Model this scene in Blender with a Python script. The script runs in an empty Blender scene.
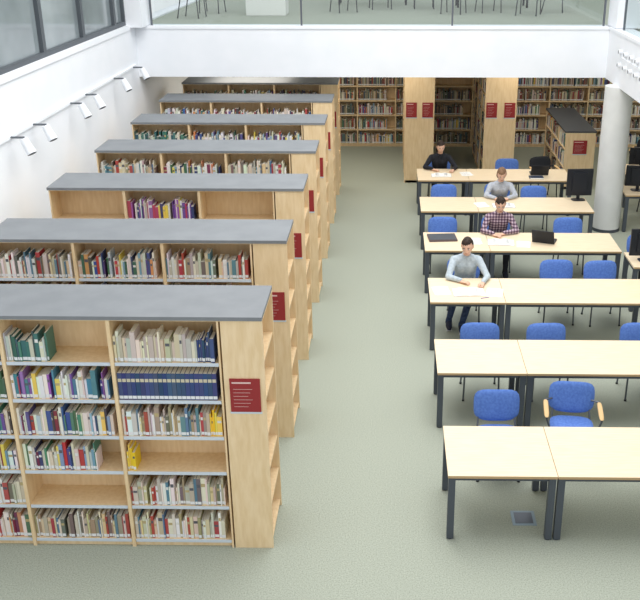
import bpy, math, random, colorsys
from mathutils import Matrix, Vector, noise
random.seed(7)
sc=bpy.context.scene
try:
    sc.view_settings.view_transform='Standard'
    sc.view_settings.look='None'
except Exception as e: print(e)

# ---------------------------------------------------------------- helpers
def lin(c):
    return tuple(((x/255)/12.92 if x/255<=0.04045 else ((x/255+0.055)/1.055)**2.4) for x in c)
def mat(name,rgb,rough=0.6,metal=0.0,spec=0.3):
    m=bpy.data.materials.new(name); m.use_nodes=True
    b=m.node_tree.nodes['Principled BSDF']
    b.inputs['Base Color'].default_value=(*lin(rgb),1)
    b.inputs['Roughness'].default_value=rough
    b.inputs['Metallic'].default_value=metal
    b.inputs['Specular IOR Level'].default_value=spec
    return m
def noisy(name,c1,c2,scale=(1,1,1),nscale=5,detail=4,rough=0.6,bump=0.0,spec=0.3,lo=0.35,hi=0.65):
    m=mat(name,c1,rough,0,spec); nt=m.node_tree; b=nt.nodes['Principled BSDF']
    tc=nt.nodes.new('ShaderNodeTexCoord'); mp=nt.nodes.new('ShaderNodeMapping')
    mp.inputs['Scale'].default_value=scale
    n=nt.nodes.new('ShaderNodeTexNoise'); n.inputs['Scale'].default_value=nscale; n.inputs['Detail'].default_value=detail
    r=nt.nodes.new('ShaderNodeValToRGB')
    r.color_ramp.elements[0].position=lo; r.color_ramp.elements[1].position=hi
    r.color_ramp.elements[0].color=(*lin(c1),1); r.color_ramp.elements[1].color=(*lin(c2),1)
    nt.links.new(tc.outputs['Object'],mp.inputs['Vector']); nt.links.new(mp.outputs[0],n.inputs['Vector'])
    nt.links.new(n.outputs['Fac'],r.inputs['Fac']); nt.links.new(r.outputs['Color'],b.inputs['Base Color'])
    if bump>0:
        bp=nt.nodes.new('ShaderNodeBump'); bp.inputs['Strength'].default_value=bump; bp.inputs['Distance'].default_value=0.01
        nt.links.new(n.outputs['Fac'],bp.inputs['Height']); nt.links.new(bp.outputs[0],b.inputs['Normal'])
    return m
M_wood=noisy('beech_wood',(228,200,156),(238,213,174),(3,3,0.5),9,5,0.5)
M_desk=noisy('desk_wood',(234,213,180),(240,222,192),(0.6,6,6),7,5,0.45)
M_edge=mat('desk_edge',(188,160,120))
M_top=noisy('grey_laminate',(122,126,130),(129,133,137),(1,1,1),4,3,0.5)
M_carpet=noisy('carpet',(146,153,141),(182,187,173),(1,1,1),75,6,0.95,0.15,0.05,0.3,0.7)
M_white=noisy('white_paint',(236,240,245),(240,243,248),(1,1,1),2,2,0.8)
M_darkmetal=mat('dark_grey_metal',(84,90,98),0.45,0.3)
M_chrome=mat('tube_steel',(110,115,122),0.35,0.7)
M_blue=noisy('blue_fabric',(84,118,192),(98,134,206),(1,1,1),40,4,0.85)
M_black=mat('black_plastic',(38,40,46),0.4)
M_screen=mat('screen_glass',(28,32,40),0.15)
M_red=mat('red_sign',(150,48,50),0.5)
M_signtxt=mat('sign_text',(222,190,185),0.6)
M_strip=mat('label_strip',(206,216,226),0.4)
M_paper=mat('paper',(246,246,242),0.8)
M_print=mat('print_ink',(170,172,176),0.8)
M_glassdark=noisy('window_pane',(112,122,126),(152,162,166),(1,0.5,0.5),1.2,3,0.08,0,0.6)
M_frame=mat('window_frame',(92,98,104),0.5,0.3)
M_armrest=mat('armrest_wood',(214,180,130),0.5)
M_col=noisy('column_paint',(216,218,217),(223,225,224),(1,1,1),3,2,0.7)
M_skin=mat('skin',(226,184,160),0.55)
M_lip=mat('lips',(186,118,106),0.5)
M_eye=mat('eye_dark',(40,32,30),0.3)
M_eyew=mat('eye_white',(225,222,218),0.3)
M_plate=mat('floor_box_metal',(150,168,180),0.4,0.2)
M_box=mat('white_board',(232,232,228),0.6)
m=bpy.data.materials.new('book_covers'); m.use_nodes=True
a=m.node_tree.nodes.new('ShaderNodeAttribute'); a.attribute_name='Col'
m.node_tree.links.new(a.outputs['Color'],m.node_tree.nodes['Principled BSDF'].inputs['Base Color'])
m.node_tree.nodes['Principled BSDF'].inputs['Roughness'].default_value=0.55
M_book=m
m=bpy.data.materials.new('clear_glass'); m.use_nodes=True; nt=m.node_tree
for n in list(nt.nodes): nt.nodes.remove(n)
o=nt.nodes.new('ShaderNodeOutputMaterial'); mx=nt.nodes.new('ShaderNodeMixShader'); t=nt.nodes.new('ShaderNodeBsdfTransparent'); g=nt.nodes.new('ShaderNodeBsdfGlossy')
t.inputs['Color'].default_value=(0.88,0.91,0.91,1); g.inputs['Roughness'].default_value=0.03; mx.inputs[0].default_value=0.06
nt.links.new(t.outputs[0],mx.inputs[1]); nt.links.new(g.outputs[0],mx.inputs[2]); nt.links.new(mx.outputs[0],o.inputs[0])
M_glass=m

class MB:
    def __init__(s): s.v=[];s.f=[];s.m=[];s.c=[];s.mats=[];s.M=Matrix();s.sm=[]
    def mi(s,m):
        if m not in s.mats: s.mats.append(m)
        return s.mats.index(m)
    def add(s,vs,fs,m,col=(1,1,1),smooth=False):
        o=len(s.v); k=s.mi(m)
        s.v+= [tuple(s.M@Vector(v)) for v in vs]
        for f in fs:
            s.f.append(tuple(i+o for i in f)); s.m.append(k); s.c.append(col); s.sm.append(smooth)
    def box(s,x0,x1,y0,y1,z0,z1,m,col=(1,1,1)):
        vs=[(x0,y0,z0),(x1,y0,z0),(x1,y1,z0),(x0,y1,z0),(x0,y0,z1),(x1,y0,z1),(x1,y1,z1),(x0,y1,z1)]
        s.add(vs,[(0,3,2,1),(4,5,6,7),(0,1,5,4),(1,2,6,5),(2,3,7,6),(3,0,4,7)],m,col)
    def cyl(s,p0,p1,r0,r1,m,n=12):
        p0=Vector(p0);p1=Vector(p1);d=(p1-p0).normalized()
        a=d.orthogonal().normalized(); b=d.cross(a)
        vs=[];fs=[]
        for p,r in((p0,r0),(p1,r1)):
            for i in range(n):
                t=2*math.pi*i/n; vs.append(p+a*math.cos(t)*r+b*math.sin(t)*r)
        for i in range(n): j=(i+1)%n; fs.append((i,j,n+j,n+i))
        s.add(vs,fs,m,smooth=True)
        s.add(vs,[tuple(range(n))[::-1],tuple(range(n,2*n))],m)
    def tube(s,pts,r,m,n=8):
        for i in range(len(pts)-1): s.cyl(pts[i],pts[i+1],r,r,m,n)
        for p in pts[1:-1]: s.sph(Matrix.Translation(p),r,r,r,m,8,6)
    def sph(s,M,rx,ry,rz,m,n=16,k=10,deform=None,keep=None):
        old=s.M; s.M=old@M
        vs=[];fs=[];us=[]
        for j in range(k+1):
            ph=math.pi*j/k
            for i in range(n):
                t=2*math.pi*i/n
                u=Vector((math.sin(ph)*math.cos(t),math.sin(ph)*math.sin(t),math.cos(ph)))
                us.append(u)
                p=Vector((u.x*rx,u.y*ry,u.z*rz))
                if deform: p=deform(u,p)
                vs.append(p)
        for j in range(k):
            for i in range(n):
                i2=(i+1)%n
                q=(j*n+i,(j+1)*n+i,(j+1)*n+i2,j*n+i2)
                if keep and not keep(sum((us[x] for x in q),Vector())/4): continue
                if j==0: q=(q[0],q[1],q[2])
                elif j==k-1: q=(q[0],q[1],q[3])
                fs.append(q)
        s.add(vs,fs,m,smooth=True); s.M=old
    def pad(s,M,w,h,t,m,bend=0.0,exp=4.0,rings=6,n=32,puff=5):
        old=s.M; s.M=old@M
        for sg in (1,-1):
            vs=[];fs=[]
            for r in range(rings+1):
                rr=(r/rings)**0.6
                for i in range(n):
                    a=2*math.pi*i/n; c,sn=math.cos(a),math.sin(a)
                    q=(abs(c)**exp+abs(sn)**exp)**(-1/exp)
                    x=c*q*rr; y=sn*q*rr
                    z=sg*t/2*math.sqrt(max(0,1-rr**puff))
                    vs.append((x*w/2,y*h/2,z+bend*x*x))
            for r in range(rings):
                for i in range(n):
                    j=(i+1)%n
                    f=(r*n+i,(r+1)*n+i,(r+1)*n+j,r*n+j)
                    fs.append(f if sg>0 else f[::-1])
            s.add(vs,fs,m,smooth=True)
        s.M=old
    def obj(s,name,parent=None,bevel=0,loc=None):
        me=bpy.data.meshes.new(name); me.from_pydata(s.v,[],s.f)
        for m in s.mats: me.materials.append(m)
        me.polygons.foreach_set('material_index',s.m)
        me.polygons.foreach_set('use_smooth',s.sm)
        if M_book in s.mats:
            at=me.color_attributes.new('Col','FLOAT_COLOR','CORNER'); d=[]
            for f,c in zip(s.f,s.c):
                for _ in f: d+= [c[0],c[1],c[2],1.0]
            at.data.foreach_set('color',d)
        me.update()
        o=bpy.data.objects.new(name,me); sc.collection.objects.link(o)
        if parent: o.parent=parent
        if loc: o.location=loc
        if bevel:
            b=o.modifiers.new('bevel','BEVEL'); b.width=bevel; b.segments=2; b.limit_method='ANGLE'
        return o
def T(x,y,z): return Matrix.Translation((x,y,z))
def R(a,ax): return Matrix.Rotation(math.radians(a),4,ax)

# ---------------------------------------------------------------- room shell
XL=-4.84; YB=18.0; XR=4.18; ZB=2.75; ZT=3.67; YW=24.35; ZW=3.70
b=MB(); b.box(XL-0.3,10,1.5,YW+0.3,-0.2,0,M_carpet); b.obj('floor')
b=MB(); b.box(XL-0.3,XL,1.5,30,0,ZW,M_white); b.obj('wall_left')
b=MB(); b.box(XL,10,YW,YW+0.3,0,ZB,M_white); b.obj('wall_back')
b=MB(); b.box(10,10.3,1.5,30,0,6.5,M_white); b.obj('wall_right')
b=MB(); b.box(XL,10,30,30.3,ZT,6.5,M_white); b.obj('wall_upper_back')
b=MB(); b.box(XL,10,YB,30,ZB,ZT-0.02,M_white); b.box(XL,10,YB+0.35,30,ZT-0.02,ZT,M_carpet); b.obj('ceiling_mezzanine')
b=MB(); b.box(XR,10,1.5,YB,ZB,ZT-0.02,M_white); b.box(XR+0.35,10,1.5,YB+0.35,ZT-0.02,ZT,M_carpet); b.obj('ceiling_gallery')
b=MB(); b.box(XL,XR,YB-0.02,YB+0.35,ZT-0.02,ZT+0.03,M_white); b.obj('trim_1')
b=MB(); b.box(XR-0.02,XR+0.35,1.5,YB+0.35,ZT-0.02,ZT+0.03,M_white); b.obj('trim_2')
b=MB(); b.cyl((4.24,17.05,0),(4.24,17.05,ZB),0.26,0.26,M_col,40); b.cyl((4.24,17.05,0),(4.24,17.05,0.06),0.265,0.265,M_darkmetal,40)
b.obj('round_column')
ys=[6.0,7.9,9.6,11.5,13.3,15.1,16.9,17.55]
for i in range(len(ys)-1):
    b=MB(); y0,y1=ys[i],ys[i+1]; z0=ZW+.06
    b.box(XL-0.12,XL-0.10,y0,y1,z0,6.3,M_glassdark)
    b.box(XL-0.16,XL-0.04,y0,y0+0.06,z0,6.3,M_frame); b.box(XL-0.16,XL-0.04,y1-0.06,y1-0.002,z0,6.3,M_frame)
    b.box(XL-0.16,XL-0.04,y0+0.06,y1-0.06,z0,z0+.07,M_frame); b.box(XL-0.16,XL-0.04,y0+0.06,y1-0.06,6.2,6.3,M_frame)
    b.obj('window_%d'%(i+1))
b=MB(); b.box(XL-0.3,XL+0.02,1.5,17.6,ZW-.03,ZW+.055,M_white); b.obj('trim_3')
b=MB(); b.box(XL-0.3,XL+0.25,17.6,18.3,ZT+.04,6.5,M_white); b.obj('trim_4')
b=MB(); b.box(XR+0.02,XR+0.5,17.6,18.3,ZT+0.04,6.5,M_white); b.obj('trim_5')
def balustrade(p0,p1,n):
    b=MB(); p0=Vector(p0);p1=Vector(p1);d=(p1-p0)/n
    for i in range(n):
        a=p0+d*i; c=p0+d*(i+1); u=d.normalized()
        a2=a+u*0.03; c2=c-u*0.03; w=Vector((-u.y,u.x,0))*0.006
        z0,z1=ZT+0.03,ZT+1.05
        vs=[a2-w,c2-w,c2+w,a2+w]; vs=[(v.x,v.y,z0) for v in vs]+[(v.x,v.y,z1) for v in vs]
        b.add(vs,[(0,3,2,1),(4,5,6,7),(0,1,5,4),(1,2,6,5),(2,3,7,6),(3,0,4,7)],M_glass)
    for i in range(n+1):
        a=p0+d*i; b.box(a.x-.018,a.x+.018,a.y-.02,a.y+.02,ZT+0.03,ZT+1.08,M_chrome)
    b.cyl((p0.x,p0.y,ZT+1.08),(p1.x,p1.y,ZT+1.08),0.025,0.025,M_chrome)
    b.obj('glass_balustrade')
balustrade((XL+0.3,YB+0.12,0),(XR-0.1,YB+0.12,0),3)
balustrade((XR+0.12,17.4,0),(XR+0.12,2.0,0),5)

# ---------------------------------------------------------------- books
PAL={
'mix':[(236,234,228)]*6+[(216,208,190)]*4+[(186,64,66),(134,50,64),(70,92,150),(56,68,110),(84,134,116),(76,112,84),(232,206,100),(104,84,142),(74,74,80),(150,176,200),(210,146,98),(126,156,184),(116,50,80),(224,218,200),(190,198,203),(92,84,80)],
'cream':[(222,210,182),(210,198,168),(234,226,206),(202,194,176),(226,216,192),(190,184,170)],
'navy':[(52,72,116),(44,62,106),(60,80,122)],
'teal':[(60,112,104),(76,124,114),(218,216,202),(54,94,92),(92,116,98),(190,196,186)],
'green':[(116,150,94),(88,120,84),(230,226,210),(66,100,80),(230,230,226),(200,196,180)],
'purple':[(124,84,158),(156,104,172),(236,232,236),(70,70,124),(186,70,98),(232,206,100),(236,236,234),(74,130,150),(232,228,220),(216,208,196)],
'yellow':[(244,210,60),(240,200,40),(236,214,90)],
'pale':[(236,232,220),(226,218,200),(212,204,188),(166,150,124),(94,130,150),(236,236,236),(176,72,70),(218,200,160),(190,180,164),(120,112,104)],
'dull':[(144,126,104),(118,94,76),(186,172,146),(88,100,112),(74,84,98),(196,188,168),(140,64,58),(94,114,94),(214,208,196),(66,70,78),(166,150,124)],
}
def books(bk,x0,x1,yf,z,hmax,pal,lab=True):
    x=x0
    same = pal in('navy',)
    while True:
        t=random.choice([.012,.015,.018,.022,.026,.03,.036,.045]) if not same else .04
        if x+t>x1: break
        h=min(hmax,random.choice([.19,.2,.215,.23,.24,.25,.27,.29])) if not same else .265
        d=random.uniform(.15,.19); j=random.uniform(0,.02) if not same else 0
        if pal=='creamnavy': c=random.choice(PAL['navy'] if x>x0+(x1-x0)*.78 else PAL['cream'])
        elif pal=='mixyellow': c=random.choice(PAL['yellow'] if x>x0+(x1-x0)*.84 else PAL['pale'])
        else: c=random.choice(PAL[pal])
        c=lin(tuple(min(255,max(0,q+random.randint(-10,10))) for q in c))
        bk.box(x,x+t-.0015,yf+j,yf+j+d,z,z+h,M_book,c)
        bk.box(x+.002,x+t-.0035,yf+j+.006,yf+j+d-.003,z+h-.0005,z+h+.0006,M_book,(.8,.77,.68))
        if lab: bk.box(x+.001,x+t-.0025,yf+j-.001,yf+j+.002,z+.012,z+.042,M_book,(.78,.80,.82))
        if same or random.random()<.4:
            cc=(.6,.55,.4) if same else random.choice([(.75,.75,.73),(.1,.1,.12),(.5,.4,.2)])
            bk.box(x+.003,x+t-.0045,yf+j-.001,yf+j+.002,z+h*.68,z+h*.8,M_book,cc)
        x+=t+random.choice([0,0,0,.001])
        if not same and random.random()<.02: x+=.03

def sign(mb,xc,y,zc,w=.27,h=.33,lines=6):
    mb.box(xc-w/2,xc+w/2,y-.012,y,zc-h/2,zc+h/2,M_red)
    mb.box(xc-w/2+.02,xc+w/2-.08,y-.014,y-.012,zc+h/2-.045,zc+h/2-.03,M_signtxt)
    for i in range(lines):
        z=zc+h/2-.1-i*(h-.12)/lines
        mb.box(xc-w/2+.03,xc+w/2-.07-.02*(i%3),y-.013,y-.012,z-.003,z,M_signtxt)
    mb.box(xc-w/2-.008,xc+w/2+.008,y-.008,y,zc-h/2-.02,zc-h/2,M_strip)

ZS=[.08,.46,.84,1.215,1.59,1.965]; H=2.42
def carcass(b,bk,n,mw,D,H,ZS,fill,fillback,two=True,endunit=0,topm=None,strip=None):
    """double/single sided bookcase in local coords, x 0..n*mw, front y=0 facing -y"""
    L=n*mw; topm=topm or M_top; strip=strip or M_strip
    b.box(.0,L,.03,D-.03,0,ZS[0]-.025,M_wood)
    mid=D/2 if two else D-.01
    b.box(.015,L-.015,mid-.01,mid+.01,ZS[0],H-.04,M_wood)
    for i in range(n+1):
        t=.016
        x=i*mw; xa=max(0,x-t); xb=min(L,x+t)
        b.box(xa,xb,.0,D,0,H-.045,M_wood)
    for i in range(n):
        xa=i*mw+.016; xb=(i+1)*mw-.016
        for z in ZS:
            b.box(xa,xb,.012,mid-.01,z-.025,z,M_wood)
            b.box(xa+.005,xb-.005,.006,.012,z-.028,z+.004,strip)
            if two:
                b.box(xa,xb,mid+.01,D-.012,z-.025,z,M_wood)
                b.box(xa+.005,xb-.005,D-.012,D-.006,z-.028,z+.004,strip)
        nz=len(ZS)
        for ti in range(nz):
            z=ZS[nz-1-ti]+.0005
            hm=(ZS[nz-ti] if ti>0 else H-.04)-z-.04
            f=fill(i,ti)
            if f: books(bk,xa+.006+f[0]*(xb-xa),xa+f[1]*(xb-xa)-.006,.022,z,hm,f[2])
            if two:
                f=fillback(i,ti)
                if f:
                    old=bk.M; bk.M=old@T(xa+xb,D,0)@R(180,'Z')
                    books(bk,xa+.006+f[0]*(xb-xa),xa+f[1]*(xb-xa)-.006,.022,z,hm,f[2],False); bk.M=old
    if endunit:
        x0=L; x1=L+endunit
        b.box(x0+.016,x1,0,.028,0,H-.045,M_wood); b.box(x0+.016,x1,D-.028,D,0,H-.045,M_wood)
        b.box(x0+.016,x0+.03,.028,D-.028,0,H-.045,M_wood)
        b.box(x0+.03,x1-.03,.028,D-.028,0,ZS[0]-.025,M_wood)
        for z in ZS: b.box(x0+.03,x1-.01,.028,D-.028,z-.025,z,M_wood)
        L=x1
    b.box(0,L,0.0,D,H-.045,H-.035,M_wood)
    b.box(-.015,L,-.012,D+.012,H-.035,H,topm)

def rf(pals=('mix','pale','purple','mix'),p_empty=.15):
    d={}
    def f(i,t):
        if (i,t) not in d:
            d[(i,t)]=None if random.random()<p_empty else (0,random.choice([1,1,.95,.8]),random.choice(pals))
        return d[(i,t)]
    return f
F1={0:[(0,1,'mix'),(0,1,'green'),(0,1,'mix'),(0,1,'mix'),(0,1,'pale'),(0,1,'mix')],
    1:[(0,.42,'teal'),(0,.97,'purple'),(0,.97,'mix'),(0,.75,'mix'),None,(0,1,'pale')],
    2:[(0,1,'creamnavy'),(0,1,'navy'),(0,1,'mixyellow'),(0,.13,'yellow'),(0,.97,'pale'),(0,.96,'pale')]}
TOPS={1:[(0,.97,'pale'),(0,.97,'mix'),(0,.97,'pale')],2:[None,(0,.95,'purple'),None],3:[(0,.95,'pale'),(0,.95,'mix'),(0,.97,'pale')],
      4:[(0,1,'teal'),(0,1,'mix'),(0,1,'mix')],5:[(0,1,'mix'),(0,1,'mix'),(0,1,'mix')],6:[(0,1,'dull'),(0,1,'mix'),(0,1,'dull')]}
for k in range(7):
    y0=7.17+2.03*k
    b=MB(); bk=MB(); b.M=T(-4.32,y0,0); bk.M=b.M.copy()
    if k==0: fl=lambda i,t:F1[i][t]
    else:
        g=rf(); fl=(lambda g,k:(lambda i,t: TOPS[k][i] if t==0 else g(i,t)))(g,k)
    carcass(b,bk,3,.96,.72,H,ZS,fl,rf(p_empty=.4),True,.38)
    sign(b,3.08,0,1.66)
    b.obj('library_bookcase'); bk.obj('row_of_books')

nm=14; b=MB(); bk=MB(); b.M=T(XL+.02,YW-.36,0); bk.M=b.M.copy()
carcass(b,bk,nm,1.0,.34,2.33,ZS,rf(('dull','mix','dull'),.05),None,False,0,M_wood,M_wood)
b.obj('wall_bookcase'); bk.obj('row_of_books')
for (xa,ya,w) in ((.36,20.4,.66),(2.14,20.4,.7)):
    b=MB(); bk=MB(); Mx=T(xa,ya+2.76,0)@R(-90,'Z')
    b.M=Mx; bk.M=Mx.copy()
    carcass(b,bk,3,.92,w,2.6,ZS+[2.3],rf(('dull','mix'),.05),rf(('dull','mix'),.05),True,0,M_wood,M_wood)
    b.M=T(xa,ya,0)
    sign(b,.15,0,1.66,.24,.33); sign(b,w-.15,0,1.66,.24,.33)
    b.obj('library_bookcase'); bk.obj('row_of_books')
b=MB(); bk=MB(); Mx=T(3.88,22.6,0)@R(-90,'Z'); b.M=Mx; bk.M=Mx.copy()
carcass(b,bk,3,.9,.66,1.3,[.08,.49,.9],rf(('dull','mix'),.05),rf(('dull','mix'),.05),True,0,mat('dark_laminate',(74,77,82),.5),M_wood)
b.M=T(3.88,22.6-2.7,0); sign(b,.33,0,.95,.3,.3); b.obj('low_bookcase'); bk.obj('row_of_books')

# ---------------------------------------------------------------- tables
def table(x0,x1,y0,y1,name='reading_table'):
    b=MB(); z=.74
    b.box(x0,x1,y0,y1,z-.028,z,M_desk)
    b.box(x0+.0,x1-.0,y0-.002,y0,z-.028,z-.001,M_edge)
    lw=.033
    for x in (x0+.04,x1-.04):
        for y in (y0+.05,y1-.05):
            b.box(x-lw,x+lw,y-lw,y+lw,0.01,z-.028,M_darkmetal); b.cyl((x,y,0),(x,y,.012),.03,.03,M_black)
        b.box(x-.02,x+.02,y0+.085,y1-.085,z-.09,z-.03,M_darkmetal)
    for y in (y0+.06,y1-.06): b.box(x0+.075,x1-.075,y-.015,y+.015,z-.08,z-.03,M_darkmetal)
    return b.obj(name,bevel=.003)
TY=[7.31+2.112*k for k in range(6)]
for y in TY:
    table(.6,1.63,y,y+.92); table(1.636,3.7,y,y+.92)
table(3.72,5.5,12.95,13.62,'computer_desk'); table(4.52,6.2,16.85,17.6,'computer_desk')
table(4.9,6.9,TY[5]+.6,TY[5]+1.4,'computer_desk')

# ---------------------------------------------------------------- chairs
def chair(x,y,rot=0,arms=False,name='blue_chair',fab=None,fr=None,z0=0):
    fab=fab or M_blue; fr=fr or M_chrome
    b=MB(); b.M=T(x,y,z0)@R(rot,'Z')
    b.pad(T(0,0,.455),.47,.45,.055,fab)
    b.pad(T(0,.235,.69)@R(80,'X'),.50,.36,.05,fab,bend=-.035)
    for s in(-1,1):
        b.tube([(s*.22,-.2,.0),(s*.21,-.17,.42),(s*.21,.17,.43),(s*.22,.26,.0)],.012,fr)
        b.tube([(s*.21,.17,.43),(s*.2,.235,.55),(s*.19,.275,.8)],.011,fr)
        b.cyl((s*.22,-.2,0),(s*.22,-.2,.02),.016,.016,M_black); b.cyl((s*.22,.26,0),(s*.22,.26,.02),.016,.016,M_black)
        if arms:
            b.tube([(s*.22,-.17,.42),(s*.29,-.16,.62)],.011,fr); b.tube([(s*.29,-.16,.62),(s*.29,.2,.66),(s*.2,.25,.66)],.011,fr)
            b.pad(T(s*.29,.0,.66)@R(6,'X'),.055,.34,.03,M_armrest)
    b.tube([(-.21,-.17,.425),(.21,-.17,.425)],.011,fr); b.tube([(-.21,.17,.43),(.21,.17,.43)],.011,fr)
    return b.obj(name)
E=[y+.92 for y in TY]
for (k,x,d,r,a) in [(0,1.215,.30,0,False),(0,2.04,.50,-6,True),
                  (1,1.19,-.03,0,False),(1,2.04,-.03,2,False),(1,3.22,.0,0,False),
                  (2,2.55,.20,0,False),(2,3.22,.17,4,False),
                  (3,.95,.2,0,False),(3,3.1,.2,0,False),
                  (4,1.08,.18,0,False),(4,2.8,.1,0,False),(5,2.54,.14,0,False)]:
    chair(x,E[k]+d,r,a)
PEO=[(2,1.16),(3,1.87),(4,2.12),(5,1.09)]
for k,x in PEO: chair(x,E[k]+.27,0)
chair(4.15,13.62+.27,0)
fb=mat('black_fabric',(40,42,48),.8)
for (x,y,r) in ((5.4,18.0,8),(5.9,20.9,-30),(3.35,E[5]+.35,15)): chair(x,y,r,True,'black_chair',fb,M_black)

# ---------------------------------------------------------------- things on tables
ZTB=.74
def monitor(x,y,rot,w=.52,h=.36):
    b=MB(); b.M=T(x,y,ZTB)@R(rot,'Z')
    b.pad(T(0,0,.007),.26,.2,.012,M_black,puff=12)
    b.box(-.03,.03,.01,.035,.005,.2,M_black)
    b.box(-w/2,w/2,-.025,.012,.09,.09+h,M_black); b.box(-w/2+.02,w/2-.02,.012,.014,.11,.07+h,M_screen)
    b.box(-w/2+.1,w/2-.1,-.05,-.025,.15,.03+h,M_black)
    b.obj('computer_monitor',bevel=.004)
monitor(3.55,E[4]-.15,4,.48,.5); monitor(3.98,13.25,3,.56,.42); monitor(4.82,17.2,-5,.5,.4); monitor(5.3,TY[5]+1.0,0)
def laptop(x,y,rot,op=110):
    b=MB(); b.M=T(x,y,ZTB)@R(rot,'Z')
    b.box(-.18,.18,-.12,.12,.001,.022,M_black); b.box(-.16,.16,-.02,.1,.022,.024,M_darkmetal)
    b.box(-.05,.05,-.1,-.04,.022,.023,M_darkmetal)
    b.M=b.M@T(0,.12,.02)@R(-(op-90) ,'X')
    b.box(-.18,.18,-.004,.006,0,.24,M_black); b.box(-.165,.165,-.006,-.004,.015,.225,M_screen)
    b.obj('laptop',bevel=.002)
laptop(2.56,TY[3]+.5,160,115); laptop(3.1,TY[5]+.55,178,120)
b=MB(); b.M=T(.9,TY[3]+.6,ZTB)@R(5,'Z'); b.box(-.23,.23,-.17,.17,.001,.03,mat('laptop_sleeve',(96,84,86),.7)); b.box(-.21,.21,-.15,.15,.03,.034,M_darkmetal); b.obj('laptop_sleeve',bevel=.004)
def openbook(x,y,rot,w=.42,d=.28,name='open_book'):
    b=MB(); b.M=T(x,y,ZTB)@R(rot,'Z')
    b.box(-w/2-.005,w/2+.005,-d/2-.005,d/2+.005,.0008,.004,M_print)
    for s in(-1,1):
        n=8; vs=[];fs=[]
        for i in range(n+1):
            t=i/n; xx=s*t*w/2; zz=.006+.022*math.sin(min(1,t*1.15+.08)*math.pi)**.7*(1-.4*t) if t<.9 else .008
            vs+=[(xx,-d/2,zz),(xx,d/2,zz),(xx,-d/2,.004),(xx,d/2,.004)]
        for i in range(n):
            q=i*4; fs+=[(q,q+4,q+5,q+1),(q+2,q+6,q+4,q),(q+1,q+5,q+7,q+3)]
        b.add(vs,fs,M_paper)
        for l in range(8):
            yy=d/2-.04-l*.025
            b.box(min(s*.05,s*w*.3),max(s*.05,s*w*.3),yy-.004,yy,.024,.0265,M_print)
    b.obj(name)
def papers(x,y,rot,n=3,w=.21,d=.3):
    b=MB()
    for i in range(n):
        b.M=T(x+random.uniform(-.02,.02)*i,y+random.uniform(-.02,.02)*i,ZTB+.001+i*.0015)@R(rot+random.uniform(-12,12)*i,'Z')
        b.box(-w/2,w/2,-d/2,d/2,0,.001,M_paper)
        if i==n-1:
            for l in range(9): b.box(-w/2+.02,w/2-.02-.02*(l%3),d/2-.04-l*.025,d/2-.036-l*.025,.001,.0015,M_print)
    b.obj('paper_sheets')
openbook(1.15,TY[2]+.36,3,.44,.28); papers(.78,TY[2]+.42,8,2); papers(1.52,TY[2]+.36,-10,2)
openbook(1.84,TY[3]+.40,-4,.42,.28); papers(1.42,TY[3]+.48,6,3); papers(2.2,TY[3]+.33,-10,2)
openbook(2.12,TY[4]+.36,0,.4,.26); papers(1.72,TY[4]+.42,8,2)
openbook(1.09,TY[5]+.38,0,.4,.26); papers(1.6,TY[5]+.5,5,3)
b=MB(); b.cyl((1.30,TY[2]+.14,ZTB+.006),(1.42,TY[2]+.18,ZTB+.006),.005,.004,mat('pen_purple',(90,60,160),.4)); b.obj('pen')
b=MB(); b.M=T(3.0,TY[5]+.2,ZTB); b.box(-.14,.14,-.1,.1,.001,.03,mat('notebook_cover',(60,70,90),.6)); b.box(-.135,.137,-.102,-.1,.006,.026,M_paper); b.obj('notebook',bevel=.003)
b=MB(); b.box(1.28,1.52,7.56,7.8,.0005,.006,M_plate); b.box(1.31,1.49,7.59,7.77,.006,.008,M_chrome); b.obj('floor_socket_box')

# ---------------------------------------------------------------- wall track spotlights
ZK=3.0
b=MB(); b.box(XL,XL+.03,9.0,17.8,ZK-.02,ZK+.02,M_white)
for y in (9.0,10.2,11.5,12.3,13.85,14.6,16.2,17.5):
    b.tube([(XL+.03,y,ZK),(XL+.2,y,ZK),(XL+.22,y,ZK-.07)],.014,M_chrome)
    b.cyl((XL+.19,y,ZK-.02),(XL+.29,y-.04,ZK-.2),.05,.065,M_white,16)
    b.cyl((XL+.29,y-.04,ZK-.2),(XL+.292,y-.041,ZK-.204),.055,.055,M_darkmetal,16)
b.obj('track_spotlight')
b=MB()
for y in (16.9,16.5,16.1,15.7,15.3,14.9):
    for z in (3.15,3.38):
        b.cyl((XR,y,z),(XR-.06,y,z),.035,.045,M_white,14); b.cyl((XR-.06,y,z),(XR-.063,y,z),.03,.03,M_chrome,14)
b.box(XR-.01,XR,14.8,17.0,3.24,3.29,M_white)
b.obj('wall_spotlight')

# ---------------------------------------------------------------- upstairs furniture
b=MB(); b.box(-3.05,-2.2,20.3,20.9,ZT+.005,ZT+1.0,M_box); b.box(-3.08,-2.17,20.27,20.93,ZT+1.0,ZT+1.04,M_box); b.obj('display_plinth',bevel=.005)
for (x,y,r) in ((-1.0,21.2,30),(-.2,22.0,10),(1.4,20.9,-20),(2.2,21.2,15),(3.0,20.6,160),(.8,22.2,180),(-3.9,21.0,-10),(-4.1,19.9,80),(3.65,21.3,80)):
    chair(x,y,r,False,'black_chair',fb,M_black,ZT+.005)
for x,y in((-.4,22.9),(2.4,22.2)):
    b=MB(); b.box(x-.9,x+.9,y,y+.8,ZT+.71,ZT+.74,M_box)
    for sx in(-.8,.8):
        for yy in(y+.1,y+.7): b.cyl((x+sx,yy,ZT+.005),(x+sx,yy,ZT+.71),.025,.025,M_black)
    b.obj('white_table')

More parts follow.
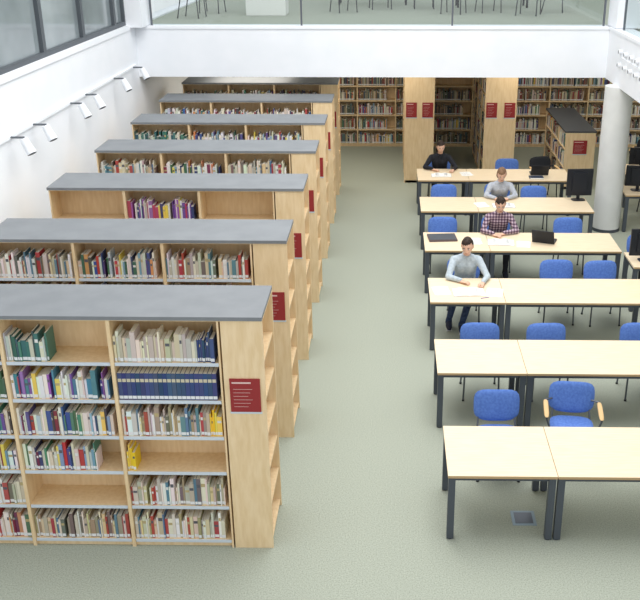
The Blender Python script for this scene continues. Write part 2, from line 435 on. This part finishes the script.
# ---------------------------------------------------------------- people
def remesh(mb,vox,it):
    me=bpy.data.meshes.new('tmp'); me.from_pydata(mb.v,[],mb.f); me.update()
    o=bpy.data.objects.new('tmp',me); sc.collection.objects.link(o)
    r=o.modifiers.new('r','REMESH'); r.mode='VOXEL'; r.voxel_size=vox
    s=o.modifiers.new('s','SMOOTH'); s.factor=.5; s.iterations=it
    dg=bpy.context.evaluated_depsgraph_get(); dg.update()
    ev=o.evaluated_get(dg); m2=bpy.data.meshes.new_from_object(ev)
    vs=[v.co.copy() for v in m2.vertices]; fs=[tuple(p.vertices) for p in m2.polygons]
    bpy.data.objects.remove(o); return vs,fs
def cap(mb,p0,p1,r0,r1):
    mb.cyl(p0,p1,r0,r1,M_skin,14)
    mb.sph(Matrix.Translation(p0),r0,r0,r0,M_skin,14,10); mb.sph(Matrix.Translation(p1),r1,r1,r1,M_skin,14,10)
def segd(p,a,b2,r0,r1):
    ab=b2-a; t=max(0,min(1,(p-a).dot(ab)/max(1e-9,ab.dot(ab)))); return (p-a-ab*t).length-(r0+(r1-r0)*t)
def person(name,x,y,shirt,pants,hair,shoe,pitch=38,turn=0,lean=0,armL=None,armR=None,legs=None,longhair=False,collar=None):
    out=MB(); W=T(x,y,0); caps=[]
    V=Vector
    def C(a,b2,r0,r1,m): caps.append((V(a),V(b2),r0,r1,m))
    ln=lean
    S=V((0,-.17-ln,1.0-ln*.5)); Nk=S+V((0,-.05,.10)); Hd=Nk+V((0,-.045,.125))
    legs=legs or [(.12,-.44,.12,-.42),(-.12,-.44,-.12,-.42)]
    C((-.06,0,.575),(.06,0,.575),.125,.125,pants)
    for (kx,ky,ax,ay),s in zip(legs,(1,-1)):
        C((s*.09,-.02,.56),(kx,ky,.545),.088,.066,pants)
        C((kx,ky,.545),(ax,ay,.10),.064,.045,pants)
    C((-.05,-.02,.66),(.05,-.02,.66),.115,.115,shirt)
    C((-.05,-.05,.70),(-.06,S.y+.04,.90),.105,.115,shirt); C((.05,-.05,.70),(.06,S.y+.04,.90),.105,.115,shirt)
    C((-.15,S.y,S.z-.02),(.15,S.y,S.z-.02),.068,.068,shirt)
    C((-.08,S.y,S.z+.01),(0,S.y-.02,S.z+.04),.06,.055,shirt);C((.08,S.y,S.z+.01),(0,S.y-.02,S.z+.04),.06,.055,shirt)
    C(S+V((0,-.02,.05)),Nk+V((0,-.02,.05)),.052,.052,M_skin)
    arms=[armL or ((.28,-.36,.79),(.12,-.50,.79)),armR or ((-.28,-.36,.79),(-.12,-.50,.79))]
    for (e,w),s in zip(arms,(1,-1)):
        C((s*.18,S.y,S.z-.02),e,.06,.047,shirt); C(e,w,.046,.034,shirt)
    mb=MB()
    for a,b2,r0,r1,m_ in caps: cap(mb,a,b2,r0,r1)
    vs,fs=remesh(mb,.014,5)
    for v in vs:
        if v.z<1.05:
            n_=noise.noise(v*9+V((x,y,0)))*.007+noise.noise(v*20)*.003
            c=V((0,S.y*.5,v.z)); v+= (v-c).normalized()*n_
    groups={}
    for f in fs:
        c=sum((vs[i] for i in f),V((0,0,0)))/len(f)
        best=min(caps,key=lambda k:segd(c,k[0],k[1],k[2],k[3]))[4]
        groups.setdefault(best.name,(best,[]))[1].append(f)
    out.M=W
    for bm_,fl in groups.values():
        used=sorted({i for f in fl for i in f}); mp={i:j for j,i in enumerate(used)}
        out.add([vs[i] for i in used],[tuple(mp[i] for i in f) for f in fl],bm_,smooth=True)
    n=20
    for i in range(n):
        a0=2*math.pi*i/n; a1=2*math.pi*(i+1)/n; c=S+V((0,-.03,.078))
        out.cyl(c+V((math.cos(a0)*.06,math.sin(a0)*.062,math.sin(a0)*.022)),c+V((math.cos(a1)*.06,math.sin(a1)*.062,math.sin(a1)*.022)),.009,.009,collar or shirt,8)
    for (e,w),s in zip(arms,(1,-1)):
        e=V(e);w=V(w); d=V((w.x-e.x,w.y-e.y,0)).normalized(); ang=math.atan2(d.x,-d.y)
        h=MB()
        cap(h,(0,.03,.012),(0,-.02,.004),.026,.026)
        for q in(-.022,-.008,.008,.022): cap(h,(q*.8,-.02,.004),(q*1.15,-.078,.004),.014,.012)
        for q,l in((-.03,.058),(-.0105,.074),(.0105,.08),(.03,.07)):
            q=q*s*1.0
            cap(h,(q,-.078,.005),(q*1.15,-.078-l*.45,.012),.0095,.0085)
            cap(h,(q*1.15,-.078-l*.45,.012),(q*1.18,-.078-l*.78,.002),.0085,.008)
            cap(h,(q*1.18,-.078-l*.78,.002),(q*1.15,-.078-l,-.008),.008,.007)
        cap(h,(-s*.022,-.015,.002),(-s*.046,-.05,.0),.013,.011); cap(h,(-s*.046,-.05,.0),(-s*.05,-.088,-.004),.010,.008)
        hv,hf=remesh(h,.0045,2)
        hz=w.z-.022
        out.M=W@T(w.x,w.y,hz)@Matrix.Rotation(ang,4,'Z'); out.add(hv,hf,M_skin,smooth=True)
    for (kx,ky,ax,ay),s in zip(legs,(1,-1)):
        out.M=W@T(ax,ay,0)
        def sd(u,p):
            p=V(p); p.z=max(-.045,p.z)
            if p.y<0: p.z=min(p.z,.05*(1+p.y*3.5))
            return p
        out.sph(T(0,-.06,.05),.048,.145,.06,shoe,16,12,deform=sd)
        out.box(-.042,.042,-.17,.05,.002,.014,M_box)
        out.cyl((0,.01,.06),(0,.0,.12),.05,.046,pants,14)
    out.M=W@T(*Hd)@R(turn,'Z')@R(pitch,'X')@Matrix.Scale(1.09,4)
    def fd(u,p):
        p=V(p)
        if u.z<0: p.x*=1-.30*(-u.z)**1.5
        if u.z<-.1 and u.y<0: p.y-= .012*(-u.z)
        if u.z<0 and u.y>0: p.y*=1-.35*(-u.z)
        if u.y<0:
            p.y-=.024*math.exp(-((u.x/.16)**2))*math.exp(-(((u.z+.12)/.17)**2))
            for q in(-.4,.4): p.y+=.008*math.exp(-(((u.x-q)/.2)**2+((u.z-.1)/.13)**2))
            p.y-=.005*math.exp(-((u.x/.3)**2+((u.z+.5)/.1)**2))
        return p
    out.sph(Matrix(),.076,.096,.118,M_skin,32,26,deform=fd)
    for s in(-1,1):
        out.sph(T(s*.077,.008,-.005)@R(s*12,'Z'),.009,.02,.031,M_skin,12,10)
        out.sph(T(s*.030,-.083,.012),.012,.009,.006,M_eyew,10,8); out.sph(T(s*.030,-.0885,.011),.006,.005,.005,M_eye,8,6)
        out.sph(T(s*.030,-.090,.030)@R(-s*6,'Y'),.017,.006,.0035,hair,10,6)
    out.sph(T(0,-.096,-.058),.021,.006,.005,M_lip,12,8)
    def hd(u,p):
        k=1+.05*noise.noise(u*4+V((x,y,0)))+.025*noise.noise(V((u.x*14,u.y*5,u.z*10)))
        return V(p)*k
    def keep(u):
        jag=.03*math.sin(u.x*17+x)+.02*math.sin(u.x*41)
        if u.y<-.3: return u.z>.52+jag+.12*u.x
        if u.y<.1: return u.z>(-.5 if longhair else .1)+(.25 if u.y<-.1 else 0)+jag*.5
        return u.z>(-.95 if longhair else -.5)
    out.sph(T(0,.008,.004),.081,.102,.126,hair,56,40,deform=hd,keep=keep)
    if longhair:
        out.sph(T(0,.085,-.10),.075,.04,.13,hair,20,14,deform=hd)
    out.obj(name)
g1=noisy('grey_sweater',(172,186,196),(192,204,212),(1,1,1),30,4,.9)
jeans=noisy('denim',(48,60,92),(68,84,118),(1,1,1),30,4,.9)
dpants=mat('dark_trousers',(48,50,58),.9)
h_dark=noisy('dark_hair',(38,30,27),(66,52,44),(8,8,2),14,4,.6)
h_brown=noisy('light_brown_hair',(112,84,64),(150,118,90),(8,8,2),14,4,.6)
shoeb=mat('shoe_blue_black',(40,46,66),.6)
blk=noisy('black_jumper',(30,32,38),(44,46,54),(1,1,1),30,4,.9)
g2=noisy('grey_top',(170,176,186),(192,198,208),(1,1,1),30,4,.9)
bsh=noisy('blue_shirt',(74,112,176),(92,130,190),(1,1,1),30,4,.9)
pl=mat('plaid_shirt',(190,190,200),.9); nt=pl.node_tree; bs=nt.nodes['Principled BSDF']
tc=nt.nodes.new('ShaderNodeTexCoord')
def wave(ax,sc_):
    w=nt.nodes.new('ShaderNodeTexWave'); w.bands_direction=ax; w.inputs['Scale'].default_value=sc_; nt.links.new(tc.outputs['Object'],w.inputs['Vector'])
    g=nt.nodes.new('ShaderNodeMath'); g.operation='GREATER_THAN'; g.inputs[1].default_value=.55; nt.links.new(w.outputs['Fac'],g.inputs[0]); return g
wx,wz=wave('X',6.5),wave('Z',6.5)
ad=nt.nodes.new('ShaderNodeMath'); ad.operation='ADD'; nt.links.new(wx.outputs[0],ad.inputs[0]); nt.links.new(wz.outputs[0],ad.inputs[1])
dv=nt.nodes.new('ShaderNodeMath'); dv.operation='MULTIPLY'; dv.inputs[1].default_value=.5; nt.links.new(ad.outputs[0],dv.inputs[0])
rp=nt.nodes.new('ShaderNodeValToRGB'); rp.color_ramp.interpolation='CONSTANT'
rp.color_ramp.elements[0].color=(*lin((186,170,180)),1); rp.color_ramp.elements[1].position=.75; rp.color_ramp.elements[1].color=(*lin((60,50,70)),1)
e=rp.color_ramp.elements.new(.3); e.color=(*lin((126,100,116)),1)
nt.links.new(dv.outputs[0],rp.inputs[0]); nt.links.new(rp.outputs[0],bs.inputs['Base Color'])
person('seated_man',1.16,E[2]+.30,g1,jeans,h_dark,shoeb,pitch=22,turn=-14,legs=[(.06,-.46,-.06,-.52),(-.16,-.44,-.24,-.38)],
       armL=((.30,-.36,.79),(.22,-.56,.79)),armR=((-.27,-.38,.79),(-.10,-.50,.79)))
person('seated_man',1.87,E[3]+.30,pl,dpants,h_dark,shoeb,pitch=30,armL=((.28,-.36,.79),(.06,-.46,.79)))
person('seated_woman',2.12,E[4]+.30,g2,jeans,h_brown,shoeb,pitch=36,lean=.06,longhair=True)
person('seated_woman',1.09,E[5]+.30,blk,dpants,h_dark,shoeb,pitch=24,lean=.03,turn=8,longhair=True,armL=((.32,-.36,.79),(.26,-.52,.79)),armR=((-.32,-.36,.79),(-.16,-.48,.79)))
person('seated_man',4.13,13.62+.31,bsh,dpants,h_dark,shoeb,pitch=22)

# ---------------------------------------------------------------- light
w=bpy.data.worlds.new('World'); sc.world=w; w.use_nodes=True
bg=w.node_tree.nodes['Background']; bg.inputs[0].default_value=(.96,.98,1.0,1); bg.inputs[1].default_value=1.05
def area(name,loc,sx,sy,e,col=(1,1,1),rot=(0,0,0)):
    l=bpy.data.lights.new(name,'AREA'); l.shape='RECTANGLE'; l.size=sx; l.size_y=sy; l.energy=e; l.color=col
    o=bpy.data.objects.new(name,l); o.location=loc; o.rotation_euler=rot; sc.collection.objects.link(o)
area('skylight_lamp',(0,11,9.5),7,10,900,(1,.985,.96))
for x in(-3,0,3,6.5): area('ceiling_lamp',(x,20.8,2.72),1.6,3.6,45,(1,.93,.82))
area('ceiling_lamp',(6.6,12,2.7),2,6,60,(1,.97,.92))

# ---------------------------------------------------------------- camera
cd=bpy.data.cameras.new('camera'); cam=bpy.data.objects.new('camera',cd); sc.collection.objects.link(cam)
cd.sensor_width=36; cd.lens=914/640*36; cd.shift_x=-55/640
cam.location=(0.03,0,5.57); cam.rotation_euler=(math.radians(90-22.6),0,math.radians(.93))
sc.camera=cam
